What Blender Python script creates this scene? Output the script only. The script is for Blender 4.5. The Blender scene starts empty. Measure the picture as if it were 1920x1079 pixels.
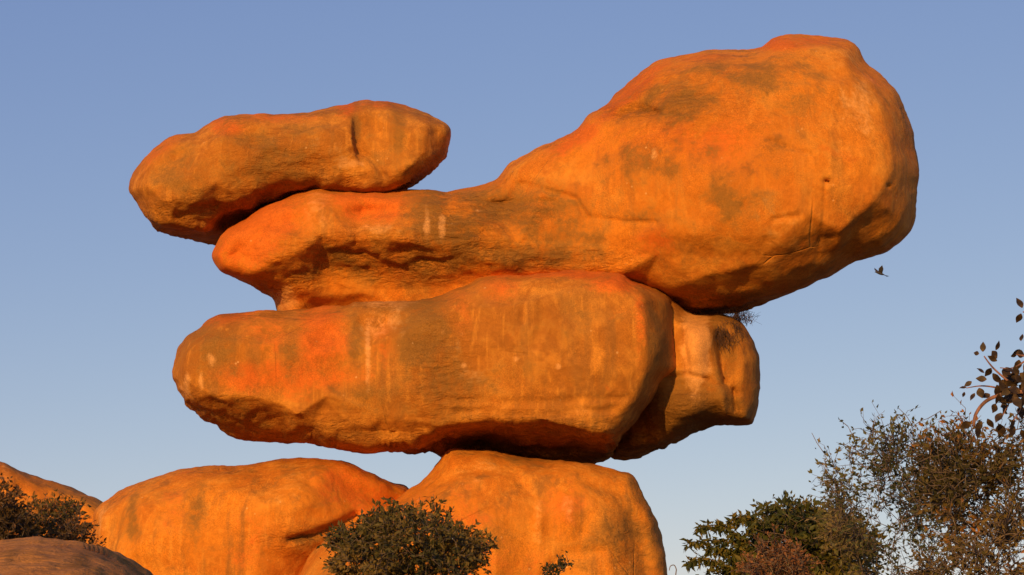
import bpy, bmesh, math, random
import numpy as np
from mathutils import Vector, Matrix
from mathutils.geometry import delaunay_2d_cdt

random.seed(7); rng = np.random.default_rng(11)
S = bpy.context.scene
COL = S.collection

# ------------------------------------------------------------------ camera
W0, H0 = 1920.0, 1079.0
HFOV = math.radians(30.0); PITCH = math.radians(12.0)
CAM = np.array([0.0, 0.0, 1.6])
cam_d = bpy.data.cameras.new('camera'); cam = bpy.data.objects.new('camera', cam_d); COL.objects.link(cam)
cam.location = CAM; cam.rotation_euler = (math.pi/2 + PITCH, 0, 0)
cam_d.sensor_width = 36; cam_d.lens = 18/math.tan(HFOV/2); cam_d.clip_end = 6000
S.camera = cam

# ------------------------------------------------------------------ sky and sun
SUN_EL, SUN_LEFT = math.radians(13.0), math.radians(19.0)   # behind the camera, to its left
w = bpy.data.worlds.new("World"); S.world = w; w.use_nodes = True
nt = w.node_tree; bg = nt.nodes['Background']
sky = nt.nodes.new('ShaderNodeTexSky'); sky.sky_type = 'NISHITA'; sky.sun_disc = False
sky.sun_elevation = SUN_EL; sky.sun_rotation = math.pi + SUN_LEFT
sky.altitude = 1500; sky.air_density = 1.0; sky.dust_density = 2.0; sky.ozone_density = 1.5
# evening air: the sky's own colours, softened channel by channel towards the photograph's violet blue
sp_ = nt.nodes.new('ShaderNodeSeparateColor'); cb_ = nt.nodes.new('ShaderNodeCombineColor'); nt.links.new(sky.outputs[0], sp_.inputs[0])
for k_, (g_, m_) in enumerate(((.87, 1.18), (.75, 1.235), (.40, 2.50))):
    a_ = nt.nodes.new('ShaderNodeMath'); a_.operation = 'POWER'; a_.inputs[1].default_value = g_; nt.links.new(sp_.outputs[k_], a_.inputs[0])
    c_ = nt.nodes.new('ShaderNodeMath'); c_.operation = 'MULTIPLY'; c_.inputs[1].default_value = m_; nt.links.new(a_.outputs[0], c_.inputs[0]); nt.links.new(c_.outputs[0], cb_.inputs[k_])
nt.links.new(cb_.outputs[0], bg.inputs[0])
bg.inputs[1].default_value = 0.122
sd = bpy.data.lights.new('sun', 'SUN'); sd.energy = 4.6; sd.angle = math.radians(0.6); sd.color = (1.0, 0.56, 0.18)
so = bpy.data.objects.new('sun', sd); COL.objects.link(so)
Ldir = Vector((-math.sin(SUN_LEFT)*math.cos(SUN_EL), -math.cos(SUN_LEFT)*math.cos(SUN_EL), math.sin(SUN_EL)))
so.rotation_euler = Ldir.to_track_quat('Z', 'Y').to_euler(); so.location = (-20, -40, 30)
S.view_settings.view_transform = 'Standard'; S.view_settings.look = 'None'
S.view_settings.gamma = 1; S.view_settings.use_curve_mapping = False; S.view_settings.exposure = 0.0

# ------------------------------------------------------------------ helpers
TX = 2*math.tan(HFOV/2)/W0
def P(px, py, Y):
    """a point of the place seen at (px, py) of the photograph, Y metres away"""
    px = np.asarray(px, float); py = np.asarray(py, float); Y = np.asarray(Y, float)
    x = (px-W0/2)*TX; y = (H0/2-py)*TX
    c, s = math.cos(PITCH), math.sin(PITCH)
    dy = c - y*s; dz = s + y*c
    t = Y/dy
    return np.stack([CAM[0]+x*t, CAM[1]+Y, CAM[2]+dz*t], -1)

def tag(o, label=None, cat=None, group=None, kind=None):
    if label: o['label'] = label
    if cat: o['category'] = cat
    if group: o['group'] = group
    if kind: o['kind'] = kind
    return o

def mesh_obj(name, co, faces, mat, parent=None, origin=None, smooth=True, attrs=None):
    co = np.asarray(co, float)
    if origin is None: origin = np.zeros(3)
    me = bpy.data.meshes.new(name)
    me.from_pydata((co-origin).tolist(), [], [tuple(f) for f in faces])
    me.materials.append(mat)
    if smooth: me.polygons.foreach_set('use_smooth', [True]*len(me.polygons))
    if attrs:
        for k, v in attrs.items():
            if v.ndim == 2:
                a = me.color_attributes.new(k, 'FLOAT_COLOR', 'POINT'); a.data.foreach_set('color', v.astype(np.float32).ravel())
            else:
                a = me.attributes.new(k, 'FLOAT', 'POINT'); a.data.foreach_set('value', v.astype(np.float32))
    me.update()
    o = bpy.data.objects.new(name, me); COL.objects.link(o)
    if parent is None: o.location = origin
    else: o.parent = parent
    return o

def empty(name, loc):
    o = bpy.data.objects.new(name, None); COL.objects.link(o); o.location = loc; o.empty_display_size = .2
    return o

# gradient noise in numpy
_perm = rng.permutation(256); _perm = np.concatenate([_perm, _perm, _perm])
_g = rng.normal(size=(256, 3)); _g /= np.linalg.norm(_g, axis=1)[:, None]
def perlin(p):
    i = np.floor(p).astype(int); f = p-i; i &= 255
    u = f*f*f*(f*(f*6-15)+10); out = 0
    for dx in (0, 1):
        for dy in (0, 1):
            for dz in (0, 1):
                h = _perm[_perm[_perm[(i[:, 0]+dx) & 255]+((i[:, 1]+dy) & 255)]+((i[:, 2]+dz) & 255)]
                d = f-np.array([dx, dy, dz]); g = (_g[h]*d).sum(1)
                wx = u[:, 0] if dx else 1-u[:, 0]; wy = u[:, 1] if dy else 1-u[:, 1]; wz = u[:, 2] if dz else 1-u[:, 2]
                out = out+g*wx*wy*wz
    return out*1.5
def fbm(p, o=4, gain=.5):
    a, s = 0, 1.0
    for k in range(o): a = a+s*perlin(p*2.03**k+7.3*k); s *= gain
    return a
def ridged(p, o=3):
    a, s = 0, 1.0
    for k in range(o): a = a+s*(.5-np.abs(perlin(p*2.1**k+3.7*k))*1.6); s *= .5
    return a

# ------------------------------------------------------------------ materials
def new_mat(name):
    m = bpy.data.materials.new(name); m.use_nodes = True
    return m, m.node_tree, m.node_tree.nodes['Principled BSDF']
class NB:
    def __init__(s, nt): s.nt = nt
    def n(s, t, **k):
        x = s.nt.nodes.new(t)
        for a, b in k.items(): setattr(x, a, b)
        return x
    def link(s, a, b): s.nt.links.new(a, b)
    def val(s, sock, v):
        if hasattr(v, 'links'): s.link(v, sock)
        else: sock.default_value = v
    def math(s, op, a, b=0.0, clamp=False):
        x = s.n('ShaderNodeMath', operation=op, use_clamp=clamp); s.val(x.inputs[0], a); s.val(x.inputs[1], b); return x.outputs[0]
    def noise(s, vec, scale, detail=4, rough=.55, dist=0.0):
        x = s.n('ShaderNodeTexNoise'); s.link(vec, x.inputs['Vector']); x.inputs['Scale'].default_value = scale
        x.inputs['Detail'].default_value = detail; x.inputs['Roughness'].default_value = rough; x.inputs['Distortion'].default_value = dist
        return x.outputs['Fac']
    def ramp(s, f, lo, hi, a=0.0, b=1.0):
        x = s.n('ShaderNodeMapRange', interpolation_type='SMOOTHSTEP'); s.val(x.inputs[0], f)
        x.inputs[1].default_value = lo; x.inputs[2].default_value = hi; x.inputs[3].default_value = a; x.inputs[4].default_value = b
        return x.outputs[0]
    def mix(s, f, a, b, mode='MIX'):
        x = s.n('ShaderNodeMix', data_type='RGBA', blend_type=mode); s.val(x.inputs[0], f)
        for k, v in ((6, a), (7, b)):
            if hasattr(v, 'links'): s.link(v, x.inputs[k])
            else: x.inputs[k].default_value = (*v, 1)
        return x.outputs[2]
    def map(s, vec, scale):
        x = s.n('ShaderNodeMapping'); s.link(vec, x.inputs[0]); x.inputs['Scale'].default_value = scale; return x.outputs[0]

def rock_material(name, base=(.41, .143, .015), alt=(.31, .110, .014), streak=.6, seed=0.0):
    m, nt, bs = new_mat(name); b = NB(nt)
    geo = b.n('ShaderNodeNewGeometry'); pos0 = geo.outputs['Position']
    va = b.n('ShaderNodeVectorMath', operation='ADD'); b.link(pos0, va.inputs[0]); va.inputs[1].default_value = (seed, seed*1.7, seed*.6)
    pos = va.outputs[0]
    at = b.n('ShaderNodeAttribute', attribute_name='mask'); sep = b.n('ShaderNodeSeparateColor'); b.link(at.outputs['Color'], sep.inputs[0])
    mr, md, mp = sep.outputs[0], sep.outputs[1], sep.outputs[2]; mrough = at.outputs['Alpha']
    big = b.noise(pos, .55, 5, .6, .4); mid = b.noise(pos, 2.6, 6, .62, .3); fine = b.noise(pos, 14, 5, .65); grit = b.noise(pos, 60, 3, .7)
    vert = b.noise(b.map(pos, (1.9, 1.9, .16)), 2.2, 5, .6, .25); vert2 = b.noise(b.map(pos, (6, 6, .35)), 2.2, 4, .6, .1)
    c = b.mix(b.ramp(big, .35, .65), base, alt)
    c = b.mix(b.ramp(mid, .42, .66, 0, .75), c, (.62, .25, .03))
    # brown weathered film, in running bands and blotches
    st = b.ramp(vert, .5, .68, 0, streak); c = b.mix(st, c, (.27, .115, .022))
    st2 = b.ramp(vert2, .52, .7, 0, streak*.6); c = b.mix(st2, c, (.68, .28, .035))
    blot = b.ramp(b.noise(pos, 1.15, 7, .7, .6), .55, .66, 0, .5); c = b.mix(blot, c, (.26, .125, .024))
    # rust-red lichen
    nz = b.math('ADD', b.math('MULTIPLY', b.math('SUBTRACT', mid, .5), 2.2), b.math('MULTIPLY', b.math('SUBTRACT', fine, .5), 1.0))
    def masked(mk, lo=.18, hi=.85): return b.ramp(b.math('ADD', mk, b.math('MULTIPLY', nz, b.math('MULTIPLY', b.ramp(mk, 0, .25), 1.0))), lo, hi)
    c = b.mix(b.math('MULTIPLY', masked(mr, .1, .95), .72), c, (.56, .105, .010))
    loose = b.ramp(b.noise(pos, 1.7, 6, .65, .5), .6, .72, 0, .45); c = b.mix(loose, c, (.54, .125, .012))
    # olive-grey lichen, speckled; also shade painted on undersides, in slots and grooves
    dk = b.math('MULTIPLY', masked(md), b.ramp(fine, .25, .62, .6, .95)); c = b.mix(dk, c, (.23, .105, .019))
    # pale mineral runs and spots; wider patches simply lighten the stone
    c = b.mix(b.math('MULTIPLY', masked(mp, .25, 1.05), .55), c, (.74, .36, .11))
    vo = b.n('ShaderNodeTexVoronoi', feature='F1'); b.link(pos, vo.inputs['Vector']); vo.inputs['Scale'].default_value = 5.5; vo.inputs['Randomness'].default_value = 1
    spot = b.math('MULTIPLY', b.ramp(vo.outputs['Distance'], .045, .10, 1, 0), b.ramp(b.noise(pos, 1.3, 2), .52, .62)); c = b.mix(b.math('MULTIPLY', spot, .45), c, (.74, .44, .17))
    # grain
    worn = b.ramp(b.noise(pos, 1.4, 3), .38, .62, .06, .26); g = b.math('ADD', 1.0, b.math('MULTIPLY', b.math('SUBTRACT', b.ramp(grit, .25, .75, 0, 1), .5), b.math('MULTIPLY', worn, 2.0))); g2 = b.ramp(fine, .25, .75, .86, 1.12)
    gg = b.math('MULTIPLY', g, g2); cc = b.n('ShaderNodeCombineColor')
    for k in range(3): b.link(gg, cc.inputs[k])
    c = b.mix(1.0, c, cc.outputs[0], 'MULTIPLY')
    b.link(c, bs.inputs['Base Color']); bs.inputs['Roughness'].default_value = .92; bs.inputs['Specular IOR Level'].default_value = .15
    # relief
    rel = b.math('ADD', b.math('MULTIPLY', mid, .055), b.math('MULTIPLY', fine, .014)); rel = b.math('ADD', rel, b.math('MULTIPLY', b.math('MULTIPLY', grit, worn), .018))
    rr = b.math('MULTIPLY', b.noise(b.map(pos, (1, 1, 2.6)), 6, 6, .65, .8), b.math('MULTIPLY', mrough, .42)); rel = b.math('ADD', rel, rr)
    cr = b.n('ShaderNodeTexVoronoi', feature='DISTANCE_TO_EDGE'); b.link(b.mix(.12, pos, b.n('ShaderNodeTexNoise').outputs['Color'], 'ADD'), cr.inputs['Vector']); cr.inputs['Scale'].default_value = .55
    crack = b.math('MULTIPLY', b.ramp(cr.outputs['Distance'], 0, .012, 1, 0), b.ramp(b.noise(pos, .9, 2), .55, .62)); rel = b.math('SUBTRACT', rel, b.math('MULTIPLY', crack, .02))
    bp = b.n('ShaderNodeBump'); bp.inputs['Strength'].default_value = .85; bp.inputs['Distance'].default_value = .6
    b.link(rel, bp.inputs['Height']); b.link(bp.outputs[0], bs.inputs['Normal'])
    return m

ROCK = rock_material('weathered_granite')
ROCK_H = rock_material('bright_orange_granite', base=(.58, .195, .015), alt=(.48, .150, .014), streak=.5, seed=21.0)  # lighter orange base for the club-shaped boulder
ROCK_B = rock_material('streaked_granite', base=(.58, .195, .015), alt=(.47, .14, .012), streak=.75, seed=13.0)
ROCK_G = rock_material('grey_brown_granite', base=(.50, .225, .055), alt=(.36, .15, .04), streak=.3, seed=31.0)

def leaf_material(name, cols, trans=.3):
    m, nt, bs = new_mat(name); b = NB(nt)
    at = b.n('ShaderNodeAttribute', attribute_name='tint'); r = b.n('ShaderNodeValToRGB'); b.link(at.outputs['Fac'], r.inputs[0])
    el = r.color_ramp.elements
    for k, c in enumerate(cols):
        e = el[k] if k < 2 else el.new(1.0)
        e.color = (*c, 1)
    for k, e in enumerate(el): e.position = k/(len(cols)-1)
    b.link(r.outputs[0], bs.inputs['Base Color']); bs.inputs['Roughness'].default_value = .6; bs.inputs['Specular IOR Level'].default_value = .25
    tr = b.n('ShaderNodeBsdfTranslucent'); b.link(r.outputs[0], tr.inputs[0])
    mx = b.n('ShaderNodeMixShader'); mx.inputs[0].default_value = trans
    out = nt.nodes['Material Output']; b.link(bs.outputs[0], mx.inputs[1]); b.link(tr.outputs[0], mx.inputs[2]); b.link(mx.outputs[0], out.inputs[0])
    return m
def bark_material(name, c1, c2):
    m, nt, bs = new_mat(name); b = NB(nt); pos = b.n('ShaderNodeNewGeometry').outputs['Position']
    f = b.noise(b.map(pos, (1, 1, .3)), 30, 4); b.link(b.mix(b.ramp(f, .35, .65), c1, c2), bs.inputs['Base Color']); bs.inputs['Roughness'].default_value = .9
    bp = b.n('ShaderNodeBump'); bp.inputs['Distance'].default_value = .01; b.link(f, bp.inputs['Height']); b.link(bp.outputs[0], bs.inputs['Normal'])
    return m
BARK = bark_material('grey_brown_bark', (.10, .07, .045), (.17, .12, .08))
BARK_P = bark_material('pale_tan_bark', (.26, .16, .10), (.38, .25, .16))
LEAF_OLIVE = leaf_material('olive_leaf', [(.032, .034, .010), (.08, .07, .018), (.20, .13, .03)])
LEAF_GREEN = leaf_material('green_leaf', [(.03, .042, .010), (.085, .09, .016), (.19, .14, .02)])
LEAF_GREY = leaf_material('grey_green_leaf', [(.04, .05, .02), (.10, .11, .04), (.24, .18, .07)])
LEAF_BROWN = leaf_material('brown_leaf', [(.03, .032, .010), (.11, .085, .02), (.36, .15, .03)])
LEAF_WARM = leaf_material('warm_brown_leaf', [(.045, .03, .010), (.12, .065, .02), (.26, .12, .035)])
LEAF_RED = leaf_material('russet_leaf', [(.10, .05, .02), (.24, .10, .035), (.36, .17, .07)])
BARK_R = bark_material('reddish_bark', (.11, .055, .035), (.26, .13, .09))
LEAF_DARK = leaf_material('dark_leathery_leaf', [(.018, .013, .010), (.045, .028, .013), (.11, .065, .02)], .1)

# ------------------------------------------------------------------ boulders
PXM = 143.0
def catmull(pts, step):
    pts = np.array(pts, float); n = len(pts); out = []
    for i in range(n):
        p0, p1, p2, p3 = pts[i-1], pts[i], pts[(i+1) % n], pts[(i+2) % n]
        k = max(1, int(np.linalg.norm(p2-p1)/step))
        for j in range(k):
            t = j/k
            out.append(.5*((2*p1)+(-p0+p2)*t+(2*p0-5*p1+4*p2-p3)*t*t+(-p0+3*p1-3*p2+p3)*t**3))
    return np.array(out)
def seg_dist(p, poly, closed=True):
    a = poly; c = np.roll(poly, -1, 0)
    if not closed: a, c = poly[:-1], poly[1:]
    best = np.full(len(p), 1e9)
    for s in range(0, len(p), 4000):
        q = p[s:s+4000][:, None]; ab = (c-a)[None]; t = ((q-a)*ab).sum(2)/np.maximum((ab**2).sum(2), 1e-9); t = np.clip(t, 0, 1)
        d = np.linalg.norm(q-(a+ab*t[..., None]), axis=2); best[s:s+4000] = d.min(1)
    return best
def inside(p, poly):
    x, y = p[:, 0], p[:, 1]; r = np.zeros(len(p), bool); n = len(poly); j = n-1
    for i in range(n):
        xi, yi = poly[i]; xj, yj = poly[j]
        c = ((yi > y) != (yj > y)) & (x < (xj-xi)*(y-yi)/(yj-yi+1e-12)+xi); r ^= c; j = i
    return r
sst = lambda t: (lambda u: u*u*(3-2*u))(np.clip(t, 0, 1))
soft = lambda x, k: np.where(x > 8*k, x, k*np.log1p(np.exp(np.clip(x/k, -30, 30))))   # soft max(0, x)

def f_under(poly, slope, mx=9., k=4., fade=None, axis='y', sign=1):
    """below a crease line the rock turns under and away"""
    poly = np.array(poly, float)
    def f(p):
        if axis == 'y': d = (p[:, 1]-np.interp(p[:, 0], poly[:, 0], poly[:, 1]))*sign
        else: d = (p[:, 0]-np.interp(p[:, 1], poly[:, 1], poly[:, 0]))*sign
        a = soft(d, k)*slope/PXM; a = mx*np.tanh(a/mx)
        if fade is not None:
            x = p[:, 0] if axis == 'y' else p[:, 1]; a = a*np.interp(x, [q[0] for q in fade], [q[1] for q in fade])
        return -a
    return f
def f_bump(cx, cy, rx, ry, amp, ang=0, pw=1.0):
    ca, sa = math.cos(math.radians(ang)), math.sin(math.radians(ang))
    def f(p):
        dx, dy = p[:, 0]-cx, p[:, 1]-cy; u = (dx*ca+dy*sa)/rx; v = (-dx*sa+dy*ca)/ry
        return amp*np.exp(-(u*u+v*v)**pw)
    return f
def f_groove(poly, width, depth):
    poly = np.array(poly, float)
    return lambda p: -depth*np.exp(-(seg_dist(p, poly, False)/width)**2)
def ell(p, e):
    cx, cy, rx, ry, s = e[:5]; ang = math.radians(e[5] if len(e) > 5 else 0)
    dx, dy = p[:, 0]-cx, p[:, 1]-cy; u = (dx*math.cos(ang)+dy*math.sin(ang))/rx; v = (-dx*math.sin(ang)+dy*math.cos(ang))/ry
    return s*np.clip(1.25-.75*np.sqrt(u*u+v*v), 0, 1)

def facets(v, o, F, cell, seed):
    """broad flat planes meeting in soft arrises: F resampled on a coarse random triangulation"""
    g = np.random.default_rng(seed); x0, y0 = o.min(0)-5; x1, y1 = o.max(0)+5
    gx, gy = np.meshgrid(np.arange(x0, x1+cell, cell), np.arange(y0, y1+cell*.7, cell*.7)); gx[1::2] += cell/2
    c = np.stack([gx.ravel(), gy.ravel()], 1); c = c+g.uniform(-.34, .34, c.shape)*cell
    c = np.concatenate([c, [(x0-200, y0-200), (x1+200, y0-200), (x1+200, y1+200), (x0-200, y1+200)]])
    near = np.empty(len(c))
    for i in range(len(c)): near[i] = F[((v-c[i])**2).sum(1).argmin()]
    near += g.normal(0, .035, len(c))
    vv, ee, ff, ov, oe, of = delaunay_2d_cdt([Vector(q) for q in c], [], [], 0, 1e-5, True)
    pos = np.array([(a.x, a.y) for a in vv]); val = np.array([near[l[0]] for l in ov]); res = F.copy()
    for f in ff:
        a, b_, c_ = pos[f[0]], pos[f[1]], pos[f[2]]; den = (b_[1]-c_[1])*(a[0]-c_[0])+(c_[0]-b_[0])*(a[1]-c_[1])
        if abs(den) < 1e-6: continue
        l1 = ((b_[1]-c_[1])*(v[:, 0]-c_[0])+(c_[0]-b_[0])*(v[:, 1]-c_[1]))/den; l2 = ((c_[1]-a[1])*(v[:, 0]-c_[0])+(a[0]-c_[0])*(v[:, 1]-c_[1]))/den; l3 = 1-l1-l2
        m = (l1 >= -1e-6) & (l2 >= -1e-6) & (l3 >= -1e-6); res[m] = l1[m]*val[f[0]]+l2[m]*val[f[1]]+l3[m]*val[f[2]]
    return res

def shell(out, Y0, B, R, Cb, Rb=None, feats=(), ffeats=(), red=(), dark=(), pale=(), rough=(), step=5.0, amp=1.0, facet=.6, cell=85, noise_xyz=0.0, pw=2.1, vis=None, tiltx=0.0):
    Rb = Rb or R*1.3
    o = catmull(out, 4.5)
    # wobble of the outline itself
    area = .5*np.sum(o[:, 0]*np.roll(o[:, 1], -1)-np.roll(o[:, 0], -1)*o[:, 1]); s = 1 if area > 0 else -1
    tng = np.roll(o, -1, 0)-np.roll(o, 1, 0); tng /= np.linalg.norm(tng, axis=1)[:, None]+1e-9; nin = np.stack([-tng[:, 1], tng[:, 0]], 1)*s
    o = o+nin*(fbm(np.stack([o[:, 0]/22, o[:, 1]/22, np.full(len(o), noise_xyz)], 1), 3)*1.6*min(amp, 1.2))[:, None]
    pts = [o]
    off = 0
    for kk, th in enumerate([.16, .27, .38, .5, .62, .75, .88]):
        off = 70*(1-math.cos(th)); q = (o+nin*off)[(kk % 2)::(1 if off < 5 else 2)]; m = inside(q, o); q = q[m]; q = q[seg_dist(q, o) > off*.93]; pts.append(q)
    x0, y0 = o.min(0); x1, y1 = o.max(0)
    if vis is not None: y1v = vis
    else: y1v = 1110
    gx, gy = np.meshgrid(np.arange(x0, x1, step), np.arange(y0, min(y1, y1v), step)); gx[1::2] += step/2
    g = np.stack([gx.ravel(), gy.ravel()], 1)
    if y1 > y1v:
        s2 = step*4; ax, ay = np.meshgrid(np.arange(x0, x1, s2), np.arange(y1v+s2/2, y1, s2)); g = np.concatenate([g, np.stack([ax.ravel(), ay.ravel()], 1)])
    g += rng.uniform(-.6, .6, g.shape); g = g[inside(g, o)]; g = g[seg_dist(g, o) > off+step*.5]; pts.append(g)
    allp = np.concatenate(pts); n0 = len(o)
    vv, ee, ff, ov, oe, of = delaunay_2d_cdt([Vector(v) for v in allp], [(i, (i+1) % n0) for i in range(n0)], [], 1, 1e-5, True)
    v = np.array([(a.x, a.y) for a in vv]); idx0 = {}
    rim = np.zeros(len(v), bool)
    for i, l in enumerate(ov):
        if any(k < n0 for k in l): rim[i] = True
    F = np.array([list(f) for f in ff if len(f) == 3])
    cen = v[F].mean(1); F = F[inside(cen, o)]
    d = seg_dist(v, o); d[rim] = 0
    G = np.zeros(len(v))+tiltx*(v[:, 0]-v[:, 0].mean())/PXM
    for f in feats: G += f(v)
    A = B*(1-(1-np.clip(d/R, 0, 1))**(pw+1.3))**.5
    if facet > 0:
        wgt = facet*sst((d-12)/35); A = A*(1-wgt)+wgt*facets(v, o, A, cell, int(noise_xyz*10))
    fa = np.zeros(len(v))
    for f in ffeats: fa += f(v)
    A = A+fa*sst(d/45)
    Cc = Cb*(1-(1-np.clip(d/Rb, 0, 1))**2)**.5
    Yf = Y0-(G+A); Yb = Y0-G+Cc
    nv = len(v); bidx = np.full(nv, -1); nb = np.where(~rim)[0]; bidx[nb] = nv+np.arange(len(nb)); bidx[rim] = np.where(rim)[0]
    co = np.concatenate([P(v[:, 0], v[:, 1], Yf), P(v[nb, 0], v[nb, 1], Yb[nb])])
    a = v[F]; cr = (a[:, 1, 0]-a[:, 0, 0])*(a[:, 2, 1]-a[:, 0, 1])-(a[:, 1, 1]-a[:, 0, 1])*(a[:, 2, 0]-a[:, 0, 0])
    F[cr > 0] = F[cr > 0][:, ::-1]       # front faces look at -Y
    FB = bidx[F][:, ::-1]
    faces = np.concatenate([F, FB])
    pv = np.concatenate([v, v[nb]])
    # normals
    fn = np.cross(co[faces[:, 1]]-co[faces[:, 0]], co[faces[:, 2]]-co[faces[:, 0]]); N = np.zeros_like(co)
    for k in range(3): np.add.at(N, faces[:, k], fn)
    N /= np.linalg.norm(N, axis=1)[:, None]+1e-9
    rm = np.zeros(len(pv)); mk = np.zeros((len(pv), 4))
    for e in rough: rm = np.maximum(rm, ell(pv, e))
    for k, L in enumerate((red, dark, pale)):
        for e in L: mk[:, k] = np.maximum(mk[:, k], ell(pv, e))
    mk[:, 3] = rm
    q = co+noise_xyz
    dsp = amp*(.045*fbm(q*.8, 3)+.013*fbm(q*3.1, 3))
    dsp += rm*(.058*ridged(q*np.array([1.1, 1.6, 5.0]), 4)+.045*fbm(q*np.array([3, 3, 7.]), 3))
    dsp += amp*.03*(np.abs(perlin(q*1.7+50))-.25)
    co = co+N*dsp[:, None]
    return co, faces, mk

def boulder(name, label, shells, mat, group=None, cat='boulder'):
    cos, fs, ms, off = [], [], [], 0
    for c, f, m in shells: cos.append(c); fs.append(f+off); ms.append(m); off += len(c)
    co = np.concatenate(cos); f = np.concatenate(fs); m = np.concatenate(ms)
    org = np.array([co[:, 0].mean(), co[:, 1].mean(), co[:, 2].min()])
    o = mesh_obj(name, co, f.tolist(), mat, origin=org, attrs={'mask': m})
    return tag(o, label, cat, group)

STACK = 'orange granite boulders balanced in a stack'
# --- topmost long boulder
b1 = shell([(241,356),(246,331),(263,305),(288,279),(322,256),(365,250),(390,232),(425,215),(459,212),(518,215),(561,213),(604,205),(655,196),(697,192),(731,196),(774,205),(817,217),(838,230),(847,247),(842,271),(830,301),(808,324),(783,343),(761,357),(735,368),(690,385),(600,395),(520,425),(455,462),(425,466),(399,458),(361,452),(322,443),(297,431),(275,407),(258,382),(246,367)],
    25.9, 1.0, 78, 1.4, step=4, cell=70,
    feats=[f_under([(236,392),(262,406),(290,418),(340,422),(385,424),(404,404),(420,384),(476,366),(518,350),(561,339),(591,334),(625,350),(689,358),(740,354),(770,340),(817,305),(850,262)], 3.2, 1.3, 3), f_under([(236,398),(262,412),(290,423),(327,429),(385,432),(440,430)], 9, 2.2, 1.5, fade=[(240,.3),(280,1),(420,1),(460,0)])],
    ffeats=[f_bump(600,270,70,50,.12), f_bump(345,330,90,70,.15), f_under([(655,190),(662,250),(668,300),(700,345)], 9, .16, .8, axis='x', fade=[(280,1),(320,0)]),
            f_under([(700,200),(716,280),(722,340)], -1.2, .25, 3, axis='x', fade=[(180,1),(340,1)]), f_under([(800,180),(800,350)], 2.2, .4, 2, axis='x'), f_groove([(660,283),(690,291),(720,330)], 5, .05), f_groove([(545,240),(562,246),(575,240)], 5, .05), f_under([(300,395),(400,345),(520,320),(600,300)], .9, .35, 8, fade=[(280,0),(330,1),(560,1),(620,0)])],
    red=[(432,242,30,14,.9),(655,205,22,14,1),(400,225,60,12,.6),(300,285,50,14,.6,-40),(500,222,90,10,.5),(720,198,80,8,.6)],
    dark=[(520,300,110,50,.75,-8),(340,330,60,60,.55),(668,235,10,40,1),(745,250,14,55,.75),(470,270,60,30,.6),(695,250,10,50,.4),(570,330,50,20,.6)],  # lichen; the patch beside the corner edge paints the slot's shade
    pale=[(620,270,40,22,.45),(655,305,30,10,.5)],
    rough=[(470,380,170,35,.8,-10),(600,340,70,22,.7),(780,330,60,20,.7,-30),(520,290,90,40,.35),(340,420,80,22,.5)], noise_xyz=3.1)
boulder('balancing_boulder', 'long lumpy orange boulder lying on top of the stack at upper left', [b1], ROCK, STACK)

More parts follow.
